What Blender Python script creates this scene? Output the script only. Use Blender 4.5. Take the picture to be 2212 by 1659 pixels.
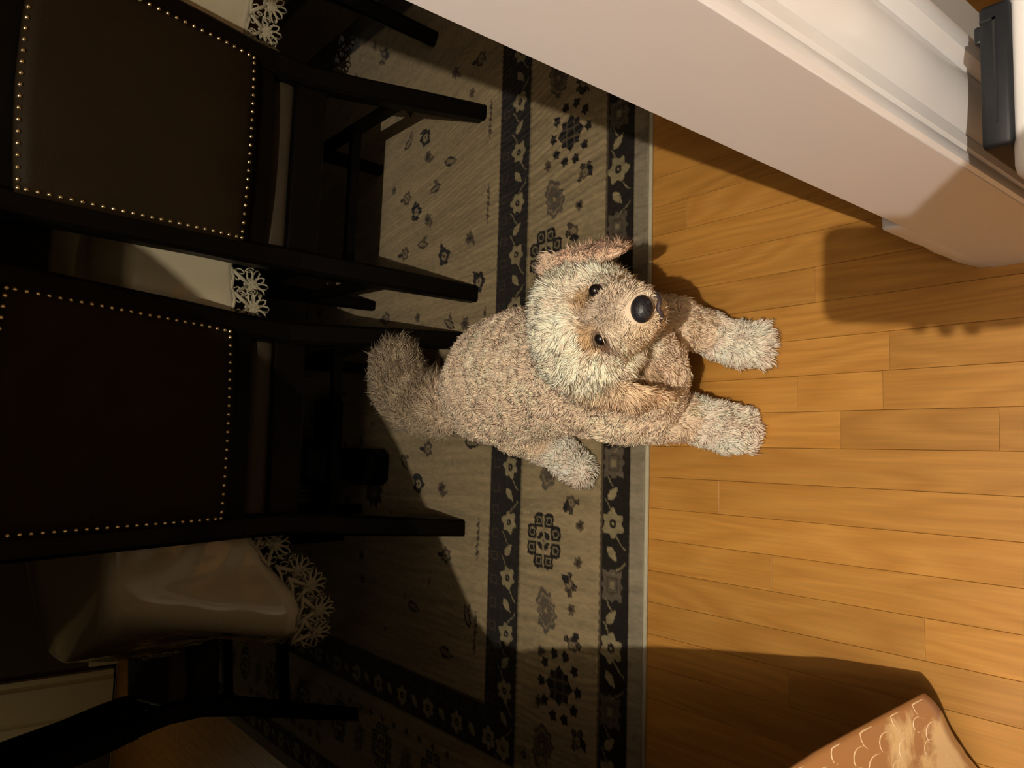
import bpy, bmesh, math, random
import numpy as np
from mathutils import Vector, Matrix
random.seed(7); rng = np.random.default_rng(11)
for o in list(bpy.data.objects): bpy.data.objects.remove(o)
SC = bpy.context.scene; COL = SC.collection
# ------------------------------------------------------------------ camera, world, lights, exposure
H = 1.12
cd = bpy.data.cameras.new('camera'); cam = bpy.data.objects.new('camera', cd); COL.objects.link(cam)
cd.sensor_fit = 'HORIZONTAL'; cd.sensor_width = 36.0; cd.lens = 36.0 * 1670.0 / 2212.0
cd.clip_start = 0.02; cd.clip_end = 30
def _n(v): return v / np.linalg.norm(v)
_dn = _n(np.array([3144 - 1106., -(1033 - 829.5), -1670.]))
_fw = np.array([-289 - 1106., -(940 - 829.5), -1670.]); _fw = _n(_fw - _dn * (_fw @ _dn))
_rt = np.cross(_fw, -_dn)
R3 = Matrix([list(_rt), list(_fw), list(-_dn)])
cam.matrix_world = Matrix.Translation((0, 0, H)) @ R3.to_4x4()
SC.camera = cam
w = bpy.data.worlds.new('world'); SC.world = w; w.use_nodes = True
w.node_tree.nodes['Background'].inputs[0].default_value = (1, .78, .42, 1)
w.node_tree.nodes['Background'].inputs[1].default_value = 0.013
ld = bpy.data.lights.new('ceiling_bulb', 'POINT'); ld.energy = 194; ld.color = (1.0, .885, .75); ld.shadow_soft_size = .008
lo = bpy.data.objects.new('ceiling_bulb', ld); lo.location = (-.33, -.64, 2.37); COL.objects.link(lo)
ld2 = bpy.data.lights.new('added_trim_fill', 'POINT'); ld2.energy = 1.3; ld2.color = (1.0, .84, .5); ld2.shadow_soft_size = .08  # added fill with no known source, brightens the cream door casing
lo2 = bpy.data.objects.new('added_trim_fill', ld2); lo2.location = (-1.75, 3.75, .75); COL.objects.link(lo2)
SC.view_settings.view_transform = 'Standard'; SC.view_settings.look = 'None'
SC.view_settings.exposure = 0.0; SC.view_settings.gamma = 1.0; SC.view_settings.use_curve_mapping = False

# ------------------------------------------------------------------ materials
class NT:
    def __init__(s, name):
        s.m = bpy.data.materials.new(name); s.m.use_nodes = True; s.t = s.m.node_tree
        s.b = s.t.nodes['Principled BSDF']
    def n(s, typ, **k):
        x = s.t.nodes.new(typ)
        for a, v in k.items():
            if a.startswith('i_'):
                key = a[2:]; key = int(key) if key.isdigit() else key.replace('_', ' ')
                x.inputs[key].default_value = v
            else: setattr(x, a, v)
        return x
    def l(s, a, b): s.t.links.new(a, b)
def mat(name, col, rough=.5, spec=.5, metal=0, bump=None, coat=0, var=None):
    q = NT(name); b = q.b
    b.inputs['Base Color'].default_value = (*col, 1); b.inputs['Roughness'].default_value = rough
    b.inputs['Specular IOR Level'].default_value = spec; b.inputs['Metallic'].default_value = metal
    b.inputs['Coat Weight'].default_value = coat
    tc = q.n('ShaderNodeTexCoord')
    if var:
        sc_, amt = var
        nz = q.n('ShaderNodeTexNoise', i_Scale=sc_, i_Detail=4.0); q.l(tc.outputs['Object'], nz.inputs['Vector'])
        mx = q.n('ShaderNodeMix', data_type='RGBA'); q.l(nz.outputs['Fac'], mx.inputs['Factor'])
        mx.inputs['A'].default_value = (*[c * (1 - amt) for c in col], 1); mx.inputs['B'].default_value = (*[min(1, c * (1 + amt)) for c in col], 1)
        q.l(mx.outputs['Result'], b.inputs['Base Color'])
    if bump:
        sc_, st = bump
        nz = q.n('ShaderNodeTexNoise', i_Scale=sc_, i_Detail=3.0); q.l(tc.outputs['Object'], nz.inputs['Vector'])
        bp = q.n('ShaderNodeBump', i_Strength=st, i_Distance=.002); q.l(nz.outputs['Fac'], bp.inputs['Height']); q.l(bp.outputs['Normal'], b.inputs['Normal'])
    return q.m
def attr_mat(name, rough, spec=.3, sheen=0, bump=None):
    q = NT(name); at = q.n('ShaderNodeAttribute', attribute_name='Col'); q.l(at.outputs['Color'], q.b.inputs['Base Color'])
    q.b.inputs['Roughness'].default_value = rough; q.b.inputs['Specular IOR Level'].default_value = spec
    q.b.inputs['Sheen Weight'].default_value = sheen
    if bump:
        tc = q.n('ShaderNodeTexCoord'); nz = q.n('ShaderNodeTexNoise', i_Scale=bump[0], i_Detail=2.0); q.l(tc.outputs['Object'], nz.inputs['Vector'])
        bp = q.n('ShaderNodeBump', i_Strength=bump[1], i_Distance=.002); q.l(nz.outputs['Fac'], bp.inputs['Height']); q.l(bp.outputs['Normal'], q.b.inputs['Normal'])
    return q.m
def wood_mat():
    q = NT('golden_oak'); b = q.b
    tc = q.n('ShaderNodeTexCoord'); oi = q.n('ShaderNodeObjectInfo')
    add = q.n('ShaderNodeVectorMath', operation='ADD'); cmb = q.n('ShaderNodeCombineXYZ')
    mu = q.n('ShaderNodeMath', operation='MULTIPLY', i_1=37.0); q.l(oi.outputs['Random'], mu.inputs[0])
    q.l(mu.outputs[0], cmb.inputs[0]); q.l(mu.outputs[0], cmb.inputs[1]); q.l(mu.outputs[0], cmb.inputs[2])
    q.l(tc.outputs['Object'], add.inputs[0]); q.l(cmb.outputs[0], add.inputs[1])
    mp = q.n('ShaderNodeMapping'); mp.inputs['Scale'].default_value = (13, 1.7, 13); q.l(add.outputs[0], mp.inputs['Vector'])
    gn = q.n('ShaderNodeTexNoise', i_Scale=1.0, i_Detail=1.5, i_Roughness=.45); q.l(mp.outputs[0], gn.inputs['Vector'])
    gm = q.n('ShaderNodeMath', operation='MULTIPLY', i_1=11.0); q.l(gn.outputs['Fac'], gm.inputs[0])
    wv = q.n('ShaderNodeMath', operation='PINGPONG', i_1=.5); q.l(gm.outputs[0], wv.inputs[0])
    gs = q.n('ShaderNodeMath', operation='MULTIPLY', i_1=2.0); q.l(wv.outputs[0], gs.inputs[0]); wv = gs
    mp2 = q.n('ShaderNodeMapping'); mp2.inputs['Scale'].default_value = (260, 9, 1); q.l(add.outputs[0], mp2.inputs['Vector'])
    nz = q.n('ShaderNodeTexNoise', i_Scale=1.0, i_Detail=3.0); q.l(mp2.outputs[0], nz.inputs['Vector'])
    m1 = q.n('ShaderNodeMix', data_type='RGBA'); q.l(wv.outputs[0], m1.inputs['Factor'])
    m1.inputs['A'].default_value = (.43, .193, .030, 1); m1.inputs['B'].default_value = (.52, .252, .048, 1)
    m2 = q.n('ShaderNodeMix', data_type='RGBA', blend_type='MULTIPLY'); 
    mr = q.n('ShaderNodeMapRange'); mr.inputs[1].default_value = .35; mr.inputs[2].default_value = .65; mr.inputs[3].default_value = .9; mr.inputs[4].default_value = 1.04
    q.l(nz.outputs['Fac'], mr.inputs[0]); m2.inputs['Factor'].default_value = 1
    q.l(m1.outputs['Result'], m2.inputs['A']); q.l(mr.outputs[0], m2.inputs['B'])
    m3 = q.n('ShaderNodeMix', data_type='RGBA', blend_type='MULTIPLY'); m3.inputs['Factor'].default_value = 1
    mr2 = q.n('ShaderNodeMapRange'); mr2.inputs[3].default_value = .84; mr2.inputs[4].default_value = 1.12; q.l(oi.outputs['Random'], mr2.inputs[0])
    q.l(m2.outputs['Result'], m3.inputs['A']); q.l(mr2.outputs[0], m3.inputs['B']); q.l(m3.outputs['Result'], b.inputs['Base Color'])
    b.inputs['Roughness'].default_value = .46; b.inputs['Specular IOR Level'].default_value = .8
    bp = q.n('ShaderNodeBump', i_Strength=.06, i_Distance=.001); q.l(nz.outputs['Fac'], bp.inputs['Height']); q.l(bp.outputs['Normal'], b.inputs['Normal'])
    return q.m
M = {}
M['wood'] = wood_mat()
M['gap'] = mat('floor_joint', (.06, .03, .01), .9)
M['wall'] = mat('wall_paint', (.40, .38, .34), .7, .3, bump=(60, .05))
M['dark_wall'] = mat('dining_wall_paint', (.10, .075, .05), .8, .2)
M['ceil'] = mat('ceiling_paint', (.5, .47, .42), .9)
M['trim'] = mat('white_gloss_trim', (.76, .75, .75), .3, .5, bump=(9, .04), coat=.3)
M['jamb'] = mat('white_jamb_paint', (.74, .72, .73), .4, .4, var=(5, .03), bump=(12, .03))
M['cream_trim'] = mat('cream_trim', (.72, .62, .36), .5)
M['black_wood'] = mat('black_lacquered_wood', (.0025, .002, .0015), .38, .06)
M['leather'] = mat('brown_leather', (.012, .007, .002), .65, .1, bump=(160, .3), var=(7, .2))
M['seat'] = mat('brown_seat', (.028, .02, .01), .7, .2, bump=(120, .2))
M['nail'] = mat('brass_nailhead', (.75, .62, .36), .28, .5, metal=1)
M['cloth'] = mat('cream_cloth', (.42, .38, .27), .85, .2, bump=(200, .2), var=(4, .08))
M['lace'] = mat('ecru_lace', (.30, .27, .18), .9, .2)
M['rug'] = attr_mat('woven_rug', .95, .1, .15, bump=(420, .5))
M['bind'] = mat('rug_binding', (.40, .37, .26), .9, .1, bump=(500, .4))
M['fur'] = attr_mat('fur', .8, .1, .1)
M['eye'] = mat('eye_dark', (.008, .005, .004), .3, .35)
M['nose'] = mat('nose_leather', (.012, .011, .014), .45, .5, bump=(400, .4))
M['lip'] = mat('lip_dark', (.05, .035, .04), .5)
M['black_plastic'] = mat('black_plastic', (.008, .009, .011), .5, .3)
M['slot'] = mat('slot_black', (.004, .004, .004), .8)
M['gate'] = mat('white_enamel', (.70, .68, .66), .25, .5)
def satin():
    q = NT('bronze_satin'); b = q.b; tc = q.n('ShaderNodeTexCoord')
    nz = q.n('ShaderNodeTexNoise', i_Scale=9.0, i_Detail=5.0, i_Roughness=.6, i_Distortion=.6); q.l(tc.outputs['Object'], nz.inputs['Vector'])
    cr = q.n('ShaderNodeValToRGB'); e = cr.color_ramp.elements
    e[0].position = .66; e[0].color = (.42, .20, .065, 1); e[1].position = .74; e[1].color = (.80, .60, .30, 1)
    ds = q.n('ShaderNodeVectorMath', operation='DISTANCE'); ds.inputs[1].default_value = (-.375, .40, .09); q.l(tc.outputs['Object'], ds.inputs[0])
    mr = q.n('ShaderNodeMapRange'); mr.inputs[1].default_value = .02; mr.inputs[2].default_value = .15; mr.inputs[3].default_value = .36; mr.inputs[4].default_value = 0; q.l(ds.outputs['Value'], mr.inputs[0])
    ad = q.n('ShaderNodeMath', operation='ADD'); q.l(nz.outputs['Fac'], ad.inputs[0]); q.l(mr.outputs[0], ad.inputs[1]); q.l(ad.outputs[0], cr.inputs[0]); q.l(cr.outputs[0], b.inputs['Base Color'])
    b.inputs['Roughness'].default_value = .38; b.inputs['Specular IOR Level'].default_value = .6; b.inputs['Sheen Weight'].default_value = .05
    return q.m
M['satin'] = satin()
M['thread'] = mat('satin_thread', (.85, .66, .42), .25, .7)
def plastic():
    q = NT('clear_vinyl'); t = q.t; out = t.nodes['Material Output']
    tr = q.n('ShaderNodeBsdfTransparent'); tr.inputs[0].default_value = (.93, .92, .88, 1)
    gl = q.n('ShaderNodeBsdfGlossy'); gl.inputs['Roughness'].default_value = .12; gl.inputs[0].default_value = (.9, .9, .9, 1)
    lw = q.n('ShaderNodeLayerWeight', i_Blend=.5); pw = q.n('ShaderNodeMath', operation='POWER', i_1=4.0); q.l(lw.outputs['Facing'], pw.inputs[0])
    fr = q.n('ShaderNodeMath', operation='MULTIPLY_ADD', i_1=.8, i_2=.04); q.l(pw.outputs[0], fr.inputs[0]); mx = q.n('ShaderNodeMixShader')
    q.l(fr.outputs[0], mx.inputs[0]); q.l(tr.outputs[0], mx.inputs[1]); q.l(gl.outputs[0], mx.inputs[2]); q.l(mx.outputs[0], out.inputs[0])
    return q.m
M['vinyl'] = plastic()

# ------------------------------------------------------------------ helpers
def link(name, me, m, parent=None, smooth=False, loc=None):
    o = bpy.data.objects.new(name, me); COL.objects.link(o)
    if m and not me.materials: me.materials.append(m)
    if smooth: me.shade_smooth()
    if parent: o.parent = parent
    if loc: o.location = loc
    return o
def obj(name, bm, m, parent=None, smooth=False, loc=None):
    me = bpy.data.meshes.new(name); bmesh.ops.recalc_face_normals(bm, faces=bm.faces); bm.to_mesh(me); bm.free()
    return link(name, me, m, parent, smooth, loc)
def thing(name, label, cat, loc=(0, 0, 0), rz=0, group=None):
    o = bpy.data.objects.new(name, None); COL.objects.link(o); o.location = loc; o.rotation_euler = (0, 0, rz)
    o.empty_display_size = .05; return tag(o, label, cat, group)
def tag(o, label, cat, group=None, kind=None):
    if label: o['label'] = label
    if cat: o['category'] = cat
    if group: o['group'] = group
    if kind: o['kind'] = kind
    return o
def box(bm, x0, x1, y0, y1, z0, z1, bev=0, seg=1):
    r = bmesh.ops.create_cube(bm, size=1); vs = r['verts']
    for v in vs:
        v.co = Vector(((x0 + x1) / 2 + v.co.x * (x1 - x0), (y0 + y1) / 2 + v.co.y * (y1 - y0), (z0 + z1) / 2 + v.co.z * (z1 - z0)))
    if bev: bmesh.ops.bevel(bm, geom=list({e for v in vs for e in v.link_edges}), offset=bev, segments=seg, affect='EDGES', profile=.5)
    return bm
def bxo(name, x0, x1, y0, y1, z0, z1, m, parent=None, bev=0, seg=2):
    return obj(name, box(bmesh.new(), x0, x1, y0, y1, z0, z1, bev, seg), m, parent)
def sweep(bm, pts, secs, closed_sec=True, cap=True):
    """pts list of Vector, secs list of lists of local Vector offsets (already in world axes)"""
    rings = []
    for p, s in zip(pts, secs): rings.append([bm.verts.new(Vector(p) + Vector(q)) for q in s])
    n = len(rings[0])
    for a, b in zip(rings, rings[1:]):
        for i in range(n): bm.faces.new((a[i], a[(i + 1) % n], b[(i + 1) % n], b[i]))
    if cap: bm.faces.new(rings[0][::-1]); bm.faces.new(rings[-1])
    return bm
def rsec(wx, wy, b=.15):
    cx, cy = wx / 2, wy / 2; k = b * min(wx, wy)
    return [(cx - k, -cy, 0), (cx, -cy + k, 0), (cx, cy - k, 0), (cx - k, cy, 0), (-cx + k, cy, 0), (-cx, cy - k, 0), (-cx, -cy + k, 0), (-cx + k, -cy, 0)]
def tube(bm, pts, r, n=6, taper=None):
    pts = [Vector(p) for p in pts]; rings = []
    up = Vector((0, 0, 1))
    for i, p in enumerate(pts):
        t = (pts[min(i + 1, len(pts) - 1)] - pts[max(i - 1, 0)]).normalized()
        a = t.cross(up if abs(t.z) < .9 else Vector((1, 0, 0))).normalized(); b = t.cross(a)
        rr = r * (taper[i] if taper else 1)
        rings.append([bm.verts.new(p + (a * math.cos(2 * math.pi * k / n) + b * math.sin(2 * math.pi * k / n)) * rr) for k in range(n)])
    for a, b in zip(rings, rings[1:]):
        for i in range(n): bm.faces.new((a[i], a[(i + 1) % n], b[(i + 1) % n], b[i]))
    bm.faces.new(rings[0][::-1]); bm.faces.new(rings[-1])
    return bm
def grid_mesh(name, V, nu, nv, cols=None, flip=False):
    """V (nu*nv,3) with index i*nv+j"""
    i, j = np.meshgrid(np.arange(nu - 1), np.arange(nv - 1), indexing='ij'); a = (i * nv + j).ravel()
    F = np.stack([a, a + nv, a + nv + 1, a + 1], 1)
    if flip: F = F[:, ::-1]
    return np_mesh(name, V, F, cols)
def np_mesh(name, V, F, cols=None):
    me = bpy.data.meshes.new(name); k = F.shape[1]
    me.vertices.add(len(V)); me.vertices.foreach_set('co', np.ascontiguousarray(V, dtype=np.float32).ravel())
    me.loops.add(F.size); me.loops.foreach_set('vertex_index', np.ascontiguousarray(F, dtype=np.int32).ravel())
    me.polygons.add(len(F)); me.polygons.foreach_set('loop_start', (np.arange(len(F)) * k).astype(np.int32))
    me.update(calc_edges=True); me.validate()
    if cols is not None:
        ca = me.color_attributes.new('Col', 'FLOAT_COLOR', 'POINT')
        c4 = np.ones((len(V), 4), np.float32); c4[:, :3] = cols; ca.data.foreach_set('color', c4.ravel())
    return me
def fixn(me):
    bm = bmesh.new(); bm.from_mesh(me); bmesh.ops.recalc_face_normals(bm, faces=bm.faces)
    top = max(bm.faces, key=lambda f: f.calc_center_median().z * 10 + abs(f.normal.z))
    if top.normal.z < 0: bmesh.ops.reverse_faces(bm, faces=bm.faces)
    bm.to_mesh(me); bm.free()
def vnoise(x, y, seed=0):
    """smooth value noise 2D"""
    r = np.random.default_rng(seed); T = r.random((256, 256)); xi = np.floor(x).astype(int); yi = np.floor(y).astype(int)
    fx = x - xi; fy = y - yi; fx = fx * fx * (3 - 2 * fx); fy = fy * fy * (3 - 2 * fy)
    g = lambda a, b: T[a % 256, b % 256]
    return (g(xi, yi) * (1 - fx) + g(xi + 1, yi) * fx) * (1 - fy) + (g(xi, yi + 1) * (1 - fx) + g(xi + 1, yi + 1) * fx) * fy

# ------------------------------------------------------------------ setting
XO = .26; YN = .258; YF = .374            # pillar of the cased opening: inner face, near face, far face
fl = tag(bxo('floor', -3, 3, -2.5, 4.7, -.05, -.0125, M['gap']), None, None, kind='structure')
PW = .0569; random.seed(3)
xk = .04745 - 23 * PW; fixed = {23: .584, 24: .654, 18: .469 - .0, 19: .70, 21: .80}; lens = [.62, .85, 1.1, 1.35]
plank_n = 0
far_bm = bmesh.new()
shared = {}
def plank_mesh(L):
    if L not in shared:
        bm = bmesh.new(); box(bm, -PW / 2 + .0002, PW / 2 - .0002, .0002, L - .0002, -.0125, 0)
        top = [e for e in bm.edges if all(v.co.z > -.001 for v in e.verts)]
        bmesh.ops.bevel(bm, geom=top, offset=.0005, segments=1, affect='EDGES')
        me = bpy.data.meshes.new('plank'); bm.to_mesh(me); bm.free(); me.materials.append(M['wood']); shared[L] = me
    return shared[L]
while xk < 1.25:
    y = -.35 - random.random() * 1.0; kk = round((xk - (.04745 - 23 * PW)) / PW); jy = fixed.pop(kk, None)
    while y < 1.0:
        L = round(random.choice(lens), 2)
        if jy is not None and y + L > jy: L = round(jy - y, 3); jy = None
        o = bpy.data.objects.new('plank', plank_mesh(L)); COL.objects.link(o); o.parent = fl; o.location = (xk, y, 0)
        y += L
    for (a, b) in ((y, 2.6), (2.6, 4.69)):
        box(far_bm, xk - PW / 2 + .0004, xk + PW / 2 - .0004, a + .0004, b - .0004, -.0125, 0)
    xk += PW
for k in range(30):
    for sx in (-1, 1):
        xx = (.04745 - 24 * PW - PW * k) if sx < 0 else (xk + PW * k)
        if abs(xx) > 2.96: continue
        box(far_bm, xx - PW / 2 + .0004, xx + PW / 2 - .0004, -2.4, 4.69, -.0125, 0)
o = obj('plank', far_bm, M['wood'], fl); o['kind'] = 'stuff'
tag(bxo('ceiling', -3, 3, -2.5, 4.7, 2.44, 2.5, M['ceil']), None, None, kind='structure')
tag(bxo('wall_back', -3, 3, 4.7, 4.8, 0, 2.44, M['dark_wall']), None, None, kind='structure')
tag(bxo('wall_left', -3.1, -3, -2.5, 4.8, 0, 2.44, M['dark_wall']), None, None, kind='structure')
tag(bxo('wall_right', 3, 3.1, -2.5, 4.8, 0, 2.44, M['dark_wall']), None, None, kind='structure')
tag(bxo('wall_near', -3, 3, -2.6, -2.5, 0, 2.44, M['wall']), None, None, kind='structure')
# wall with the cased opening: left part, header, pillar
tag(bxo('wall_front_left', -3, -1.05, YN + .018, YF - .018, 0, 2.44, M['wall']), None, None, kind='structure')
tag(bxo('wall_header', -1.05, 3, YN + .018, YF - .018, 2.05, 2.44, M['wall']), None, None, kind='structure')
pil = tag(bxo('wall_pillar', XO + .004, .445, YN + .018, YF - .018, 0, 2.05, M['wall']), None, None, kind='structure')
# jamb board
jb = tag(bxo('trim_1', XO, XO + .012, YN + .003, YF, .0, 2.045, M['jamb'], bev=.0004), None, None, kind='structure')
# near casing profile extruded
prof = [(.262, .276), (.2605, .262), (.2635, .2575), (.270, .2565), (.2745, .259), (.2765, .2645), (.280, .2655), (.283, .262), (.291, .261), (.2935, .2655),
        (.298, .2655), (.304, .259), (.316, .2535), (.330, .2515), (.342, .2545), (.3465, .259), (.349, .254), (.353, .2475), (.362, .2455), (.369, .2475), (.371, .254), (.371, .276)]
bm = bmesh.new(); lo_ = [bm.verts.new((a, b, 0)) for a, b in prof]; hi_ = [bm.verts.new((a, b, 2.05)) for a, b in prof]
for i in range(len(prof)):
    k = (i + 1) % len(prof); bm.faces.new((lo_[i], lo_[k], hi_[k], hi_[i]))
bm.faces.new(lo_[::-1]); bm.faces.new(hi_)
cs = obj('trim_2', bm, M['trim']); cs.data.shade_smooth(); cs.data.set_sharp_from_angle(angle=math.radians(38)); tag(cs, None, None, kind='structure')
# hairline joint in the bead where the casing was pieced
tag(bxo('trim_3', XO + .0125, .371, YF - .006, YF + .004, .27, 2.05, M['jamb'], bev=.002), None, None, kind='structure')
# plinth block at the foot of the far casing, chipped lower corner
bm = box(bmesh.new(), XO + .0005, .374, YF - .004, YF + .024, .0, .262, .004, 2)
bmesh.ops.subdivide_edges(bm, edges=[e for e in bm.edges if e.calc_length() > .1], cuts=14)
for v in bm.verts:
    if v.co.z < .2 and v.co.y > YF + .015: v.co.y += random.uniform(-.002, .0015) - max(0, .06 - v.co.z) * .12
pb = obj('trim_4', bm, M['jamb'], None, True); tag(pb, None, None, kind='structure')
# cream door casing on the dining room's far wall
bm = bmesh.new()
cp = [(-1.62, 4.70), (-1.62, 4.672), (-1.60, 4.668), (-1.575, 4.672), (-1.56, 4.655), (-1.45, 4.655), (-1.435, 4.668), (-1.42, 4.655), (-1.27, 4.655), (-1.25, 4.672), (-1.235, 4.66), (-1.22, 4.66), (-1.22, 4.70)]
a_ = [bm.verts.new((x, y, .02)) for x, y in cp]; b_ = [bm.verts.new((x, y, 2.1)) for x, y in cp]
for i in range(len(cp)): bm.faces.new((a_[i], a_[(i + 1) % len(cp)], b_[(i + 1) % len(cp)], b_[i]))
bm.faces.new(a_[::-1]); bm.faces.new(b_)
tag(obj('trim_5', bm, M['cream_trim']), None, None, kind='structure')
tag(bxo('baseboard_back', -1.2, 2.98, 4.68, 4.70, 0, .14, M['cream_trim'], bev=.004), None, None, kind='structure')

# ------------------------------------------------------------------ rug
RX0, RX1, RY0, RY1 = -1.03, 1.75, .957, 3.35
def build_rug():
    xs = np.concatenate([np.arange(RX0, -.74, .005), np.arange(-.74, 1.08, .0028), np.arange(1.08, RX1 + .001, .01)])
    ys = np.concatenate([np.arange(RY0, 1.95, .0028), np.arange(1.95, RY1 + .001, .012)])
    X, Y = np.meshgrid(xs, ys, indexing='ij')
    U = X - RX0; Vd = Y - RY0                       # distances from the left and the near edge
    D = np.minimum(np.minimum(U, Vd), np.minimum(RX1 - X, RY1 - Y))
    TW = X + np.clip(X - .25, 0, .8) * .6 * (Y - 1.3); n1 = vnoise(TW * 95 + 2 * vnoise(X * 8, Y * 8, 12), Y * 7, 1); n2 = vnoise(X * 3, Y * 2, 2); n3 = vnoise(X * 300, Y * 90, 3); n4 = vnoise(X * 75 + Y * 8, Y * 7, 5)
    beige = np.array([.41, .315, .165]); dark = np.array([.012, .008, .005]); gold = np.array([.33, .27, .14]); tan = np.array([.12, .085, .045]); gray = np.array([.12, .095, .062])
    C = np.empty(X.shape + (3,)); C[:] = beige
    def band(mask, col): C[mask] = col
    band(D < .038, np.array([.34, .29, .19]))
    band((D >= .038) & (D < .109), dark); band((D >= .358) & (D < .463), dark)
    band((D >= .109) & (D < .113), tan); band((D >= .352) & (D < .358), gold * .8); band((D >= .463) & (D < .467), tan)
    # broken square chain on the inner third of the inner dark band
    s = np.where(Vd <= U, X, Y); q = (D >= .432) & (D < .456)
    ring = np.maximum(np.abs(((s / .052) % 1) - .5) * .052, np.abs(D - .444))
    band(q & (ring > .0075) & (ring < .010), tan * .55); band((D >= .4285) & (D < .431), tan * .55)
    def sub(cx, cy, r):
        i0, i1 = np.searchsorted(xs, [cx - r, cx + r]); j0, j1 = np.searchsorted(ys, [cy - r, cy + r])
        sl = (slice(i0, i1), slice(j0, j1)); return sl, X[sl] - cx, Y[sl] - cy
    def paint(sl, m, col):
        c = C[sl]; c[m] = col; C[sl] = c
    def dots(cx, cy, r, pts, col):
        sl, dx, dy = sub(cx, cy, r * 3.2)
        for (px, py, pr) in pts:
            wob = pr * (1 + .14 * np.sin(5 * np.arctan2(dy - py, dx - px) + px * 300)); paint(sl, np.hypot(dx - px, dy - py) < wob, col)
    def flower(cx, cy, r, col, cen, npet=6, core=.33):
        sl, dx, dy = sub(cx, cy, r * 1.4); a = np.arctan2(dy, dx); rr = np.hypot(dx, dy)
        edge = r * (.86 + .13 * np.cos(npet * a + cx * 50) + .05 * np.cos(3 * a + cy * 90))
        paint(sl, rr < edge, col); paint(sl, rr < r * core, cen); paint(sl, rr < r * core * .35, col)
    def leaf(cx, cy, L, W, ang, col, edge=None):
        sl, dx, dy = sub(cx, cy, L * 1.3); c, s_ = math.cos(ang), math.sin(ang); u = dx * c + dy * s_; v = -dx * s_ + dy * c
        t = np.clip(u / L, -1, 1); wd = W * (1 - t * t) * (1 + .5 * t)
        paint(sl, (np.abs(v) < wd) & (np.abs(u) < L), col)
        if edge is not None: paint(sl, (np.abs(v) < wd * .5) & (np.abs(u) < L * .7), edge)
    def line(x0, y0, x1, y1, wd, col):
        cx, cy = (x0 + x1) / 2, (y0 + y1) / 2; L = math.hypot(x1 - x0, y1 - y0)
        sl, dx, dy = sub(cx, cy, L / 2 + wd * 2); c, s_ = (x1 - x0) / L, (y1 - y0) / L
        u = dx * c + dy * s_; v = -dx * s_ + dy * c + .15 * L * np.sin(u / L * 6) * .25
        paint(sl, (np.abs(v) < wd) & (np.abs(u) < L / 2), col)
    def octo(cx, cy, r, col=dark):
        for k in range(8):
            a = (k + .5) * math.pi / 4; px, py = cx + r * .72 * math.cos(a) * 1.15, cy + r * .72 * math.sin(a)
            sl, dx, dy = sub(px, py, r * .5); m = np.maximum(np.abs(dx), np.abs(dy)) + .35 * np.hypot(dx, dy)
            paint(sl, m < r * .36, col); paint(sl, (m < r * .21) & (m > r * .14), gold * .8)
        sl, dx, dy = sub(cx, cy, r)
        paint(sl, (np.hypot(dx, dy) < r * .36), col); paint(sl, (np.minimum(np.abs(dx), np.abs(dy)) < .0022) & (np.hypot(dx, dy) < r * .95), gold)
        paint(sl, (np.abs(dx) + np.abs(dy) < r * .22), gold); paint(sl, np.hypot(dx, dy) < r * .06, tan)
    def dozen(cx, cy, r):
        pts = [(r * math.cos(a) * .98, r * math.sin(a) * .82, r * .155) for a in [math.pi / 5 * (k + .5) for k in range(10)]]
        dots(cx, cy, r, pts, dark)
        sl, dx, dy = sub(cx, cy, r)
        paint(sl, (np.abs(dx) + np.abs(dy) < r * .62) | (np.maximum(np.abs(dx), np.abs(dy)) < r * .42), dark)
        g = (np.abs(((dx / r * 3.1) % 1) - .5) < .09) | (np.abs(((dy / r * 3.1) % 1) - .5) < .09)
        paint(sl, g & (np.maximum(np.abs(dx), np.abs(dy)) < r * .42), tan)
    def shield(cx, cy, r, sg=1):
        sl, dx, dy = sub(cx, cy, r * 1.5); dx = dx * sg; a = np.arctan2(dy, dx); rr = np.hypot(dx * .9, dy * 1.15)
        e = r * (.82 + .09 * np.cos(9 * a) + .12 * np.cos(a * 2 + 1) + .07 * np.sin(3 * a))
        paint(sl, rr < e, gray); paint(sl, (rr < e * .78) & (rr > e * .66), beige * .7); paint(sl, rr < e * .3, tan); paint(sl, rr < e * .14, beige * .8)
    def berry(cx, cy, r, ang):
        c, s_ = math.cos(ang), math.sin(ang)
        for dx, dy, k in ((0, 0, 1), (.9, .5, .5), (.9, -.6, .5), (-.7, .9, .42)):
            flower(cx + r * (dx * c - dy * s_), cy + r * (dx * s_ + dy * c), r * k, dark if k < 1 else tan, beige * .7 if k == 1 else tan, 5, .45)
        leaf(cx - r * .9 * s_, cy - r * .9 * c, r * .9, r * .45, ang + .3, dark)
    # near border: motifs read off the carpet, in metres
    for x, y in ((.692, 1.178), (-.469, 1.178)): dozen(x, y, .066)
    for x, y in ((-.184, 1.235), (.435, 1.25), (.99, 1.235)): octo(x, y, .056)
    for i, (x, y) in enumerate(((.556, 1.225), (-.03, 1.22), (-.327, 1.222), (-.60, 1.225), (.83, 1.22))): shield(x, y, .043, 1 if i % 2 else -1)
    for i, (x, y) in enumerate(((.591, 1.131), (.472, 1.163), (-.098, 1.154), (-.263, 1.156), (-.379, 1.142), (-.561, 1.121), (.79, 1.14), (.9, 1.15))): berry(x, y, .017, i * 1.3)
    for x, y in ((.638, 1.249), (.524, 1.146), (-.143, 1.126), (-.217, 1.13), (-.312, 1.147), (-.411, 1.235), (-.513, 1.239), (.86, 1.12)): flower(x, y, .013, tan, dark, 6, .4)
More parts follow.
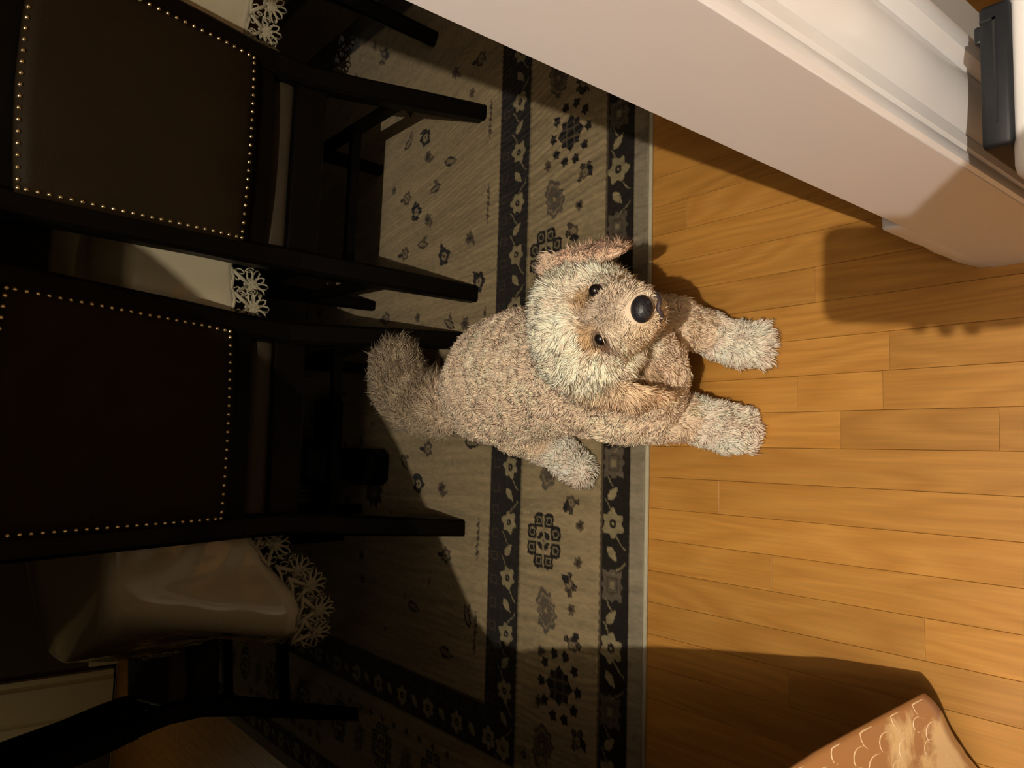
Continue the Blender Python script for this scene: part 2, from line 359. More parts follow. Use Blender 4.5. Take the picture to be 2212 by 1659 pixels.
    def dband(yc, y0, y1, first, per, sw):
        k = 0; x = first
        for k in range(-12, 14):
            x = first + k * per
            if not (RX0 + .1 < x < RX1 - .1): continue
            if sw and k % 2: 
                sl, dx, dy = sub(x, yc, .04); a = np.arctan2(dy, dx); rr = np.maximum(np.abs(dx) * .85, np.abs(dy)) + .2 * np.hypot(dx, dy)
                paint(sl, rr < .030 + .003 * np.cos(8 * a), gray); paint(sl, (rr < .017) & (rr > .013), tan * .6); paint(sl, rr < .007, gold * .8)
            else: flower(x, yc, .030 if sw else .026, gold, dark, 6, .3)
            xm = x + per / 2; leaf(xm, yc, .019, .0085, .75 if k % 2 else -.75 + math.pi, gold)
            yy = y0 + .008 if k % 2 else y1 - .008
            line(x + .018, yc, xm - .012, yy, .0016, gold * .7); line(xm + .012, yy if k % 2 else yc, x + per - .02, yc if k % 2 else yy, .0016, gold * .7)
    dband(1.037, .995, 1.066, -.131, .117, True)
    dband(1.352, 1.315, 1.385, -.033, .122, False)
    # left border
    for y in np.arange(1.62, 3.1, .245): octo(-.79, y, .055); shield(-.80, y + .122, .04)
    for y in np.arange(1.56, 3.1, .061): berry(-.875, y, .013, y * 9) if int(y * 100) % 2 else flower(-.72, y, .011, tan, dark)
    for y in np.arange(1.16, 3.2, .122): flower(-.635, y, .026, gold, dark); leaf(-.635, y + .061, .019, .009, .8, gold); flower(-.96, y, .028, gold, dark); leaf(-.96, y + .061, .019, .009, .8, gold)
    # field sprays
    fld = [(1.19, 2.011), (.994, 1.624), (.989, 1.512), (.87, 1.843), (.858, 1.759), (.8, 1.743), (.707, 1.844), (.699, 1.703), (.655, 1.792), (.622, 1.732), (.547, 1.844), (.556, 1.75), (.505, 1.648), (.532, 1.538), (.373, 1.932), (.324, 1.616), (.413, 1.493), (.316, 1.545), (.004, 1.691), (-.035, 1.802), (-.088, 1.729), (-.094, 1.622), (-.257, 1.592), (-.386, 1.498), (.971, 1.838)]
    def flower_big(cx, cy, r, *a): flower(cx, cy, r * 1.3, *a)
    def leaf_big(cx, cy, L, W, *a): leaf(cx, cy, L * 1.3, W * 1.4, *a)
    for i, (x, y) in enumerate(fld):
        k = i % 4
        if k == 0: flower_big(x, y, .021, dark, beige * .8, 5, .42); leaf_big(x + .02, y + .012, .015, .005, .7 + i, dark)
        elif k == 1: flower_big(x, y, .014, tan, dark, 6, .4); leaf_big(x - .012, y - .016, .013, .004, i, tan)
        elif k == 2: flower_big(x, y, .017, tan * .7, beige * .7, 6, .5); leaf_big(x, y + .024, .012, .004, 1.5, dark)
        else: leaf_big(x, y, .022, .008, i * .7, dark * 2, beige * .7); leaf_big(x + .016, y - .006, .012, .004, i * 1.9, tan)
    for x, y in ((-.404, 1.729), (-.488, 1.578), (.02, 1.50), (.756, 1.631)): leaf(x, y, .03, .013, 1.4, dark, beige * .6)
    flower(-.12, 1.96, .05, dark, tan, 9); flower(1.03, 1.95, .04, tan * .6, beige * .6, 7, .5)
    r2 = np.random.default_rng(4)
    for k in range(90):
        x, y = r2.uniform(-.5, 1.3), r2.uniform(1.45, 2.9)
        if min([math.hypot(x - a, y - b) for a, b in fld] + [9]) > .07:
            (flower(x, y, .014, tan, dark, 5) if k % 2 else leaf(x, y, .012, .003, k, tan))
    for x0 in (.816, .602, -.204, -.42, .30, .1):
        y = 1.465
        for j in range(5): leaf(x0 + (j - 2) * .016, y, .008, .0065 if j % 2 == 0 else .003, 0, tan * .8)
        line(x0 - .05, y, x0 + .05, y, .0016, tan * .8)
    shade = .80 + .30 * n1 + .16 * (n2 - .5) + .30 * (n3 - .5) + .16 * (n4 - .5)
    C = C * shade[..., None] * .64
    # pile height: soft ridges running away from the camera, raised edges between bands
    ph = TW * 400 + Y * 9 + 9 * vnoise(X * 9, Y * 6, 9)
    Z = .0085 + (.0012 * np.sin(ph) + .0004 * np.sin(ph * 1.7 + 2)) * (.15 + 1.3 * vnoise(X * 9, Y * 7, 8)) * np.where(((D > .035) & (D < .112)) | ((D > .355) & (D < .465)), .3, 1) * (D > .11) + .0012 * (n3 - .5) + .0008 * (n1 - .5)
    Z = np.where(D < .004, .0015, np.where(D < .038, .0062, Z))
    V = np.stack([X, Y, Z], -1).reshape(-1, 3)
    me = grid_mesh('area_rug', V, len(xs), len(ys), C.reshape(-1, 3), flip=False)
    o = link('area_rug', me, M['rug'], None, True)
    return tag(o, 'beige patterned area rug with dark flowered borders, lying on the oak floor under the table', 'rug')
rug = build_rug()
if rug.data.polygons[0].normal.z < 0: rug.data.flip_normals()
bm = bmesh.new(); tube(bm, [(RX0, RY0 + .002, .0046), (.36, RY0 - .002, .0046), (RX1, RY0 + .001, .0046)], .0046, 8)
obj('binding', bm, M['bind'], rug, True)
bm = bmesh.new(); tube(bm, [(RX0 + .001, RY0, .0046), (RX0 + .001, RY1, .0046)], .0046, 8); obj('binding', bm, M['bind'], rug, True)

# ------------------------------------------------------------------ chairs
nail_me = None
def nail_mesh():
    global nail_me
    if nail_me is None:
        bm = bmesh.new(); bmesh.ops.create_uvsphere(bm, u_segments=8, v_segments=4, radius=.0042)
        bmesh.ops.delete(bm, geom=[v for v in bm.verts if v.co.z < -.0008], context='VERTS')
        for v in bm.verts: v.co.z *= .75
        nail_me = bpy.data.meshes.new('nailhead'); bm.to_mesh(nail_me); bm.free(); nail_me.materials.append(M['nail']); nail_me.shade_smooth()
    return nail_me
def post_y(z):       # rake of the back post
    return float(np.interp(z, [0, .15, .3, .42, .52, .62, .8, .96, 1.06], [0, .035, .072, .092, .088, .058, .022, -.012, -.036]))
def half(z): return float(np.interp(z, [0, .42, .55, 1.0], [.228, .208, .212, .226]))
def make_chair(label, loc, rz, nails=True, group='black dining chairs around the table'):
    t = thing('dining_chair', label, 'chair', loc, rz, group)
    for sx in (-1, 1):
        zs = [0, .08, .18, .3, .42, .5, .56, .65, .75, .85, .95, 1.03]
        bm = bmesh.new(); sweep(bm, [(sx * half(z), post_y(z), z) for z in zs], [rsec(.040 + .008 * min(1, z / .3), .036 + .012 * min(1, z / .3)) for z in zs])
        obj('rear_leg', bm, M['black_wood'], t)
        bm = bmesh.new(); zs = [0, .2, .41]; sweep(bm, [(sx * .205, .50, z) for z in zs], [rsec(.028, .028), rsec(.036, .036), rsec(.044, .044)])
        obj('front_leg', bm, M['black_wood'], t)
    # rails of the back follow the same bowed line
    def rail(name, z0, z1, arch=0):
        bm = bmesh.new(); n = 12; rings = []
        for i in range(n + 1):
            u = -1 + 2 * i / n; x = u * (half(z0) - .008); bow = -.014 * (1 - u * u); a = arch * (1 - u * u)
            y0, y1 = post_y(z0) + bow, post_y(z1) + bow
            rings.append([bm.verts.new(p) for p in ((x, y0 - .013, z0), (x, y1 - .013, z1 + a), (x, y1 + .013, z1 + a), (x, y0 + .013, z0))])
        for a_, b_ in zip(rings, rings[1:]):
            for k in range(4): bm.faces.new((a_[k], a_[(k + 1) % 4], b_[(k + 1) % 4], b_[k]))
        bm.faces.new(rings[0][::-1]); bm.faces.new(rings[-1]); obj(name, bm, M['black_wood'], t)
    rail('top_rail', .955, 1.03, .018); rail('lower_rail', .505, .562)
    # leather panel, padded towards the camera side
    nu, nv = 17, 17; V = []; half_w = lambda z: half(z) - .017
    def ps(u, v, off=0):
        z = .556 + v * .409 + .012 * (1 - u * u) * v; x = u * half_w(z)
        pad = .007 * (1 - u ** 6) * (1 - (2 * v - 1) ** 6)
        return (x, post_y(z) - .014 * (1 - u * u) - .015 - pad - off, z)
    for i in range(nu):
        for j in range(nv): V.append(ps(-1 + 2 * i / (nu - 1), j / (nv - 1)))
    V = np.array(V); V2 = V.copy(); V2[:, 1] += .03 + (V[:, 1] * 0)
    me = grid_mesh('backrest', np.concatenate([V]), nu, nv)
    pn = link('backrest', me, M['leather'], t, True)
    sm = pn.modifiers.new('thick', 'SOLIDIFY'); sm.thickness = .03; sm.offset = 0
    if nails:
        P_ = [(-1 + 2 * k / 22, .012) for k in range(23)] + [(-1 + 2 * k / 22, .988) for k in range(23)] + [(s, k / 24) for s in (-.975, .975) for k in range(1, 24)]
        for u, v in P_:
            u = max(-.975, min(.975, u)); p = ps(u, v, .0162)
            q = bpy.data.objects.new('nailhead', nail_mesh()); COL.objects.link(q); q.parent = pn; q.location = p; q.rotation_euler = (math.radians(80), 0, 0)
    # seat
    bm = bmesh.new(); box(bm, -.195, .195, .085, .115, .375, .445, .003); box(bm, -.215, .215, .495, .525, .375, .445, .003)
    for sx in (-1, 1): box(bm, min(sx * .19, sx * .222), max(sx * .19, sx * .222), .1, .51, .375, .445, .003)
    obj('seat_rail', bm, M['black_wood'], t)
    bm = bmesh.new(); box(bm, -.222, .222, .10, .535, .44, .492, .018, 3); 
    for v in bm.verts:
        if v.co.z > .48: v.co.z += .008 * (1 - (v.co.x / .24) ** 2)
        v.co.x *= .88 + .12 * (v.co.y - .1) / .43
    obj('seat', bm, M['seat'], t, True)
    for sx in (-1, 1):
        obj('stretcher', sweep(bmesh.new(), [(sx * .214, .055, .2), (sx * .205, .50, .2)], [rsec(.02, .0001) if 0 else [(-.01, 0, -.014), (.01, 0, -.014), (.01, 0, .014), (-.01, 0, .014)]] * 2), M['black_wood'], t)
    obj('stretcher', sweep(bmesh.new(), [(-.2, .28, .2), (.2, .28, .2)], [[(0, -.01, -.012), (0, .01, -.012), (0, .01, .012), (0, -.01, .012)]] * 2), M['black_wood'], t)
    return t
RT = .0095
make_chair('black dining chair with brown leather back and brass nailheads, beside the white pillar', (.612, 1.505, RT), math.radians(-1.5))
make_chair('black dining chair with nailheaded brown leather back, directly behind the dog, beside the table corner', (.044, 1.540, RT), math.radians(1.5))
make_chair('black dining chair mostly in darkness at the round left end of the clothed table', (-.795, 2.237, RT), math.radians(-78), True)
make_chair('black dining chair set askew, only its leg showing by the white pillar', (1.33, 1.62, RT), math.radians(-30), False)
make_chair('black dining chair across the table, seen in the gap between the two near chairs', (.58, 3.28, RT), math.pi, False)
make_chair('black dining chair across the table, behind the near chair by the draped corner', (-.02, 3.28, RT), math.pi, False)

# ------------------------------------------------------------------ table
tb = thing('dining_table', 'long dark dining table under a cream cloth, chairs pushed up to it', 'table', (.95, 2.2, RT))
TX0, TX1, TY0, TY1 = -.335, 2.25, 1.69, 2.72
def outline(n_end=14, inset=0.0):
    pts = []
    x0, x1, y0, y1 = TX0 + inset, TX1 - inset, TY0 + inset, TY1 - inset
    for k in range(25): pts.append((x1 + (x0 - x1) * k / 24, y0))                 # near edge, right to left
    for k in range(1, n_end): 
        a = k / n_end; pts.append((x0 - .17 * math.sin(math.pi * a) ** .8, y0 + (y1 - y0) * a))
    for k in range(25): pts.append((x0 + (x1 - x0) * k / 24, y1))
    for k in range(1, 8): pts.append((x1, y1 + (y0 - y1) * k / 8))
    return pts
def slab(pts, z0, z1):
    bm = bmesh.new(); a = [bm.verts.new((x - .95, y - 2.2, z0)) for x, y in pts]; b = [bm.verts.new((x - .95, y - 2.2, z1)) for x, y in pts]
    for i in range(len(pts)): bm.faces.new((a[i], a[(i + 1) % len(pts)], b[(i + 1) % len(pts)], b[i]))
    bm.faces.new(a[::-1]); bm.faces.new(b); return bm
obj('tabletop', slab(outline(inset=.016), .700, .7335), M['black_wood'], tb)
obj('apron', slab(outline(inset=.09), .62, .70), M['black_wood'], tb)
for x in (-.05, 1.95):
    bm = bmesh.new(); sweep(bm, [(x - .95, 0, z) for z in (.06, .12, .3, .5, .63)], [rsec(.16, .16), rsec(.11, .11), rsec(.09, .09), rsec(.12, .12), rsec(.2, .2)]); obj('pedestal', bm, M['black_wood'], tb)
    bm = bmesh.new(); box(bm, x - .95 - .05, x - .95 + .05, -.33, .33, 0, .07, .015); box(bm, x - .95 - .2, x - .95 + .2, -.04, .04, .0, .065, .012); obj('foot', bm, M['black_wood'], tb)
# cloth: top sheet plus hanging skirt with folds
def drape(name, off, hemfun, zt, seed, rows=14, amp=.022):
    pts = outline(28); n = len(pts); P = np.array(pts); c = P.mean(0)
    # arc length resample
    seg = np.hypot(*(np.roll(P, -1, 0) - P).T); S = np.concatenate([[0], np.cumsum(seg)]); tot = S[-1]; m = 420
    s = np.arange(m) / m * tot; Px = np.interp(s, S, np.append(P[:, 0], P[0, 0])); Py = np.interp(s, S, np.append(P[:, 1], P[0, 1]))
    for _ in range(3):
        Px = (np.roll(Px, 1) + Px * 2 + np.roll(Px, -1)) / 4; Py = (np.roll(Py, 1) + Py * 2 + np.roll(Py, -1)) / 4
    tx = np.roll(Px, -1) - np.roll(Px, 1); ty = np.roll(Py, -1) - np.roll(Py, 1); L = np.hypot(tx, ty); nx, ny = -ty / L, tx / L
    if ((Px - c[0]) * nx + (Py - c[1]) * ny).sum() < 0: nx, ny = -nx, -ny
    r = np.random.default_rng(seed); f = np.zeros(m)
    for k in range(5): f += r.uniform(.3, 1) * np.sin(2 * np.pi * s / r.uniform(.16, .5) + r.uniform(0, 6))
    f /= 3
    corner = np.exp(-((s - sc_) / .045) ** 2); hem = hemfun(Px, Py, np.exp(-(np.abs(s - sc_) / .15) ** 1.4))
    V = []
    for t in (0.0, .5, .85, 1.0):                       # top rings from the centre line out
        q = .04 + .96 * t if t < 1 else 1; V.append(np.stack([c[0] + (Px - c[0]) * q + nx * off, np.clip(c[1] + (Py - c[1]) * q, TY0, TY1) + ny * off, np.full(m, zt)], 1))
    for j in range(1, rows + 1):
        t = j / rows; z = zt - (zt - hem) * t
        d = off + .006 + (amp * f * t + .008 * t) + corner * .10 * t ** 1.15
        sh = -corner * 0
        V.append(np.stack([Px + nx * d, Py + ny * d, z], 1))
    V = np.array(V); R_ = V.shape[0]; F = []
    i = np.arange(m); i2 = (i + 1) % m
    for j in range(R_ - 1): F.append(np.stack([j * m + i, j * m + i2, (j + 1) * m + i2, (j + 1) * m + i], 1))
    return V, np.concatenate(F), (Px, Py, nx, ny, s)
# arc position of the near left corner
_p = outline(28); _i = 24; sc_ = sum(math.hypot(_p[k + 1][0] - _p[k][0], _p[k + 1][1] - _p[k][1]) for k in range(_i))
hemf = lambda x, y, cn: np.where(x < TX0 - .03, .57, .54) - cn * .16
V, F, info = drape('tablecloth', .003, hemf, .7455, 5)
hem_ring = V[-1].copy()
me = np_mesh('tablecloth', V.reshape(-1, 3), F); fixn(me); cl = link('tablecloth', me, M['cloth'], None, True)
md = cl.modifiers.new('thick', 'SOLIDIFY'); md.thickness = .0012
tag(cl, 'cream tablecloth with lace edging hanging over the dining table', 'tablecloth')
# lace: a flower of looped petals repeated below the hem
def lace_mesh(seed):
    r = random.Random(seed); bm = bmesh.new()
    def loop(cx, cz, L, W, a, rad=.0024):
        pts = []
        for k in range(9):
            t = k / 8 * 2 * math.pi; u = L * .5 * (1 - math.cos(t)); v = W * math.sin(t) * (1 - .3 * math.cos(t)) * .5
            pts.append((cx + u * math.cos(a) - v * math.sin(a), .0006 * math.sin(t * 2), cz + u * math.sin(a) + v * math.cos(a)))
        tube(bm, pts, rad, 4)
    for k in range(7):
        a = -math.pi / 2 + (k - 3) * .56; loop(0, -.045, .036 + .004 * (k % 2), .013, a)
    for k in range(8): a = k * math.pi / 4; loop(.0, -.045, .015, .008, a, .003)
    for k in range(10): a = k / 10 * 2 * math.pi; b = (k + 1) / 10 * 2 * math.pi; tube(bm, [(.009 * math.cos(a), 0, -.045 + .009 * math.sin(a)), (.009 * math.cos(b), 0, -.045 + .009 * math.sin(b))], .003, 4)
    for sx in (-1, 1):
        loop(sx * .008, -.018, .022, .012, math.pi / 2 + sx * -.9, .002); loop(sx * .026, -.03, .02, .011, math.pi / 2 - sx * .2, .002); loop(sx * .03, -.032, .02, .009, -math.pi / 2 + sx * .4, .0018)
        tube(bm, [(sx * .004, 0, -.036), (sx * .016, 0, -.02), (sx * .028, 0, -.004)], .005, 5)
    tube(bm, [(-.034, 0, -.001), (-.012, 0, -.006), (.012, 0, -.002), (.034, 0, -.005)], .004, 5)
    me = bpy.data.meshes.new('lace_flower'); bm.to_mesh(me); bm.free(); me.materials.append(M['lace']); me.shade_smooth(); return me
lm = lace_mesh(1); Px, Py, nx, ny, s = info
sp = np.concatenate([[0], np.cumsum(np.hypot(*(hem_ring[1:, :2] - hem_ring[:-1, :2]).T))]); d = 0.01
while d < sp[-1]:
    i = min(int(np.searchsorted(sp, d)), len(sp) - 1); p = hem_ring[i]
    seat_ = p[1] < 1.8 and (.39 < p[0] < .84 or -.18 < p[0] < .27)
    if p[1] < 2.6 and p[0] < 2.0 and not seat_:
        a = hem_ring[(i + 4) % len(sp)] - hem_ring[i - 4]
        q = bpy.data.objects.new('lace_flower', lm); COL.objects.link(q); q.parent = cl; q.location = (p[0], p[1], p[2] + .004)
        sl_ = math.atan2(a[2], math.hypot(a[0], a[1])); q.rotation_euler = (0, -sl_, math.atan2(a[1], a[0]))
    d += .047
# clear vinyl cover with creases
hemv = lambda x, y, cn: np.where(x < TX0 - .03, .55, .555) - cn * .14
V, F, _i2 = drape('vinyl', .012, hemv, .7475, 5, 22)
for j in range(5, V.shape[0]):
    t = (j - 4) / 22; V[j, :, 0] += _i2[2] * .004 * t * np.sin(_i2[4] * 55 + j * .5); V[j, :, 1] += _i2[3] * .004 * t * np.sin(_i2[4] * 61 + j * .8)
me = np_mesh('vinyl_cover', V.reshape(-1, 3), F); fixn(me); vn = link('vinyl_cover', me, M['vinyl'], None, True)
tag(vn, 'clear vinyl cover with shiny creases laid over the cream tablecloth', 'table cover')

# ------------------------------------------------------------------ curtain at the left of the opening
def cedge(z): return float(np.interp(z, [0, .2, .33, .56, .78, .98, 1.11, 1.17, 1.21, 1.25, 1.31, 1.36, 1.6, 2.1], [-.284, -.292, -.298, -.319, -.341, -.368, -.392, -.36, -.32, -.28, -.22, -.175, .0, .2]))
def csurf(u, z, off=0):
    """u 0 at the free edge, 1 at the far left"""
    x1 = -1.02; x0 = cedge(z); g = float(np.interp(z, [0, .9, 1.11, 1.3, 2.1], [1, .75, .5, .8, 1]))
    x = x0 + (x1 - x0) * u; k = u * 20
    amp = .026 * g * min(1, u * 9)
    y = .435 - .035 * min(1, u * 10) + amp * math.sin(k * 1.15 + .6 * math.sin(z * 2.2)) - off
    return x, y, z + .088 * math.exp(-u * 13) * max(0, 1 - z / .4)
cu = thing('curtain', 'bronze satin curtain with raised swirl stitching, tied back at the left of the opening', 'curtain', (0, 0, 0))
zs = list(np.linspace(.004, 1.5, 60)) + list(np.linspace(1.55, 2.08, 10)); us = list(np.linspace(0, .12, 14)) + list(np.linspace(.135, 1, 90))
V = np.array([csurf(u, z) for u in us for z in zs])
me = grid_mesh('panel', V, len(us), len(zs)); pnl = link('panel', me, M['satin'], cu, True)
md = pnl.modifiers.new('thick', 'SOLIDIFY'); md.thickness = .004
# swirl embroidery following the cloth
bm = bmesh.new(); r = random.Random(5)
for iz in range(16):
    for iu in range(14):
        z0 = .03 + iz * .042 + r.uniform(-.008, .008); u0 = .012 + iu * .045 + (iz % 2) * .02; a0 = r.uniform(-.5, .5); pts = []
        big = r.uniform(.012, .021)
        for k in range(11):
            t = k / 10; rad = big * (1 - .45 * t); a = a0 + t * 4.6
            du = rad * math.cos(a) / .72; dz = rad * math.sin(a) * 1.4 + .016 * (1 - t)
            uu = min(1, max(.004, u0 + du * .8)); zz = max(.01, z0 + dz); pts.append(csurf(uu, zz, .0032))
        tube(bm, pts, .0013, 5, [.4 + .8 * math.sin(math.pi * min(1, k / 10 * .9 + .1)) for k in range(11)])
sw = obj('swirl_stitching', bm, M['thread'], cu, True); sw['kind'] = 'stuff'
bm = bmesh.new(); tube(bm, [(cedge(1.11) + .004, .43, 1.11), (-.39, .385, 1.10), (-.6, .36, 1.09), (-.98, .365, 1.13), (-1.05, .374, 1.15)], .012, 8); obj('tieback', bm, M['thread'], cu, True)
bm = bmesh.new(); tube(bm, [(-1.1, .41, 2.09), (.24, .41, 2.09)], .011, 10); 
rd = obj('curtain_rod', bm, M['black_wood'], None, True); tag(rd, 'dark curtain rod across the top of the opening carrying the bronze curtain', 'curtain rod')

# ------------------------------------------------------------------ pet gate with black latch
g = thing('pet_gate', 'white pet gate with a black latch housing, standing against the moulded door casing', 'gate', (.3, .18, 0))
def gl(name, x0, x1, y0, y1, z0, z1, m, bev, par=g, seg=3): 
    return obj(name, box(bmesh.new(), x0 - .3, x1 - .3, y0 - .18, y1 - .18, z0, z1, bev, seg), m, par, bev > .003)
gl('gate_panel', .206, .56, .150, .194, .0, .50, M['gate'], .012)
lt = gl('latch', .2335, .345, .191, .2125, .36, .50, M['black_plastic'], .004, g, 2)
gl('latch_slot', .252, .333, .2005, .2025, .4995, .5008, M['slot'], 0, lt)
gl('latch_slot', .331, .333, .2005, .211, .4995, .5008, M['slot'], 0, lt)
gl('latch_button', .318, .332, .211, .2165, .47, .497, M['black_plastic'], .002, lt, 2)

# ------------------------------------------------------------------ blended bodies (one continuous surface from chains of balls)
def blob_mesh(name, chains, vox=.006, smooth=3):
    bm = bmesh.new()
    for ch in chains:
        for (a, b) in zip(ch, ch[1:] if len(ch) > 1 else ch):
            pa, ra, pb, rb = Vector(a[:3]), a[3], Vector(b[:3]), b[3]; L = (pb - pa).length
            n = max(1, int(L / (min(ra, rb) * .3)))
            for k in range(n + 1):
                t = k / n; bmesh.ops.create_icosphere(bm, subdivisions=3 if ra > .03 else 2, radius=ra + (rb - ra) * t, matrix=Matrix.Translation(pa.lerp(pb, t)))
    me = bpy.data.meshes.new(name); bm.to_mesh(me); bm.free()
    o = bpy.data.objects.new(name + '_tmp', me); COL.objects.link(o)
    m1 = o.modifiers.new('r', 'REMESH'); m1.mode = 'VOXEL'; m1.voxel_size = vox
    m2 = o.modifiers.new('s', 'SMOOTH'); m2.iterations = smooth; m2.factor = .6
    bpy.context.view_layer.update(); dg = bpy.context.evaluated_depsgraph_get()
    out = bpy.data.meshes.new_from_object(o.evaluated_get(dg)); out.name = name
    bpy.data.objects.remove(o); bpy.data.meshes.remove(me); return out

# ------------------------------------------------------------------ dog
Z0 = .0095
DOG = [
 [(.125, 1.285, .125, .105), (.142, 1.19, .152, .128), (.148, 1.09, .185, .122), (.138, .97, .225, .106), (.128, .875, .265, .088), (.145, .80, .315, .072), (.165, .76, .36, .070)],
 [(.128, .90, .20, .098), (.112, .825, .205, .090), (.125, .785, .235, .078), (.14, .76, .26, .062)],                        # chest
 [(.188, .742, .385, .074), (.170, .735, .385, .078), (.150, .738, .380, .072)],                # skull
 [(.172, .700, .400, .058), (.170, .650, .420, .043), (.169, .612, .438, .034)],               # muzzle
 [(.172, .655, .395, .036), (.171, .617, .412, .026)],                                          # lower jaw
 [(.190, .83, .22, .060), (.214, .785, .145, .040), (.208, .775, .08, .031), (.192, .755, .045, .029)],
 [(.192, .755, .040, .030), (.188, .738, .036, .033), (.187, .730, .034, .031)], [(.203, .715, .026, .016), (.206, .703, .021, .0145)], [(.187, .712, .027, .016), (.187, .696, .021, .0145)], [(.171, .715, .026, .016), (.167, .703, .021, .0145)],                # right front paw
 [(.085, .855, .20, .064), (.068, .835, .125, .044), (.064, .805, .072, .036), (.058, .785, .046, .034)],
 [(.058, .785, .042, .035), (.050, .760, .039, .037), (.048, .754, .036, .034)], [(.064, .742, .026, .016), (.066, .730, .021, .0145)], [(.048, .738, .027, .016), (.046, .723, .021, .0145)], [(.032, .742, .026, .016), (.027, .731, .021, .0145)],                # left front paw
 [(.085, 1.20, .105, .088), (.045, 1.185, .070, .058), (.010, 1.165, .045, .036), (-.022, 1.12, .036, .032), (-.028, 1.105, .034, .032)],  # left hind
 [(.19, 1.20, .105, .085), (.235, 1.165, .065, .05), (.25, 1.12, .042, .033), (.25, 1.08, .036, .031)],  # right hind
]
TAIL = [(.118, 1.355, .15, .050), (.100, 1.42, .16, .056), (.108, 1.49, .17, .060), (.14, 1.54, .18, .060), (.185, 1.555, .19, .050), (.215, 1.55, .195, .03)]
dog = thing('dog', 'cream fluffy small dog sitting on the rug edge, front paws on the oak, looking up', 'dog', (.13, 1.0, 0))
dme = blob_mesh('body', DOG + [TAIL], .0055, 4)
NV = len(dme.vertices); co = np.empty(NV * 3); dme.vertices.foreach_get('co', co); co = co.reshape(-1, 3)
co[:, 2] = np.maximum(co[:, 2], np.where(co[:, 1] > .955, Z0 + .001, .0015))
UPV = np.array([-.027, .636, .771]); CV = np.array([-.14, -.60, .62]); CV /= np.linalg.norm(CV); MOU = np.array([.176, .580, .432])
HEAD = np.array([.170, .735, .385]); NOSE = np.array([.1665, .579, .457]); EYR = np.array([.200, .657, .453]); EYL = np.array([.1405, .651, .448])
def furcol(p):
    """coat colour by place on the body, tail darkened for weaker light"""
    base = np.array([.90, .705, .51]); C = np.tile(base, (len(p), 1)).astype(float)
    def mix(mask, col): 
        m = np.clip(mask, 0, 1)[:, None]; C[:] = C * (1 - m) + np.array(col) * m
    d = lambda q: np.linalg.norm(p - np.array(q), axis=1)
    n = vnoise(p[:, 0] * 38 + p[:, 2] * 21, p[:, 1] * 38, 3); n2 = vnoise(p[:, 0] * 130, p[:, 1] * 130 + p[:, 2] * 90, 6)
    mix(np.clip((p[:, 1] - 1.33) * 9, 0, .9), (.25, .185, .105))  # dimmer light on the tail, painted into its colour
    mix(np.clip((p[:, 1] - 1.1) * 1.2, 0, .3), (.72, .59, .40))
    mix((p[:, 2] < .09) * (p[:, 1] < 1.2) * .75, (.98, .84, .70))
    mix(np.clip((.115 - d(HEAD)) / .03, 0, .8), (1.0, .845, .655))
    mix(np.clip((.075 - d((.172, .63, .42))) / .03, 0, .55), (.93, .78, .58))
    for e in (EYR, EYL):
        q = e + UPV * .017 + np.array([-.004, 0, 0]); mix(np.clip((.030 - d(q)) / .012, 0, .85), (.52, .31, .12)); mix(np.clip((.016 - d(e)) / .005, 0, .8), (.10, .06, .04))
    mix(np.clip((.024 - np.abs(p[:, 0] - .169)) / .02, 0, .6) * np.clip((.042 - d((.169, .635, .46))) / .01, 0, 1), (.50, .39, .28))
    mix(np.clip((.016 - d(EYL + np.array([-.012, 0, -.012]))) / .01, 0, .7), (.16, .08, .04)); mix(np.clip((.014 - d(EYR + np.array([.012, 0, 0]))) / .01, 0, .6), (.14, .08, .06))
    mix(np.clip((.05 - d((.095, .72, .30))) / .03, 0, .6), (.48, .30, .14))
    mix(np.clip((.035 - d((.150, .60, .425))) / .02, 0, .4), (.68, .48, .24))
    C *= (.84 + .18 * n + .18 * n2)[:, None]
    return np.clip(C, 0, .95)
dme.vertices.foreach_set('co', co.astype(np.float32).ravel())
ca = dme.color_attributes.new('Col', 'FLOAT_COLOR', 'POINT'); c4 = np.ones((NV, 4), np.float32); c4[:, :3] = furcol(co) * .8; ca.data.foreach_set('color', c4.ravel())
dme.update()
def rebase(me, o):
    n = len(me.vertices); c = np.empty(n * 3, np.float32); me.vertices.foreach_get('co', c); c = c.reshape(-1, 3) - np.array(o, np.float32); me.vertices.foreach_set('co', c.ravel()); me.update()
DO = (.13, 1.0, 0.0)
def ear(name, pts):
    """flap with rounded, flattened section; pts = (centre, half width vector, half thickness)"""
    bm = bmesh.new(); rings = []
    for c, wv, th in pts:
        c, wv = Vector(c), Vector(wv); nrm = wv.cross(Vector((0, .3, -1))).normalized() * th
        rings.append([bm.verts.new(c + wv * math.cos(a) + nrm * math.sin(a)) for a in [2 * math.pi * k / 10 for k in range(10)]])
    for a, b in zip(rings, rings[1:]):
        for i in range(10): bm.faces.new((a[i], a[(i + 1) % 10], b[(i + 1) % 10], b[i]))
    bm.faces.new(rings[0][::-1]); bm.faces.new(rings[-1]); bmesh.ops.recalc_face_normals(bm, faces=bm.faces)
    bmesh.ops.subdivide_edges(bm, edges=bm.edges[:], cuts=1, use_grid_fill=True)
    me = bpy.data.meshes.new(name); bm.to_mesh(me); bm.free(); return me
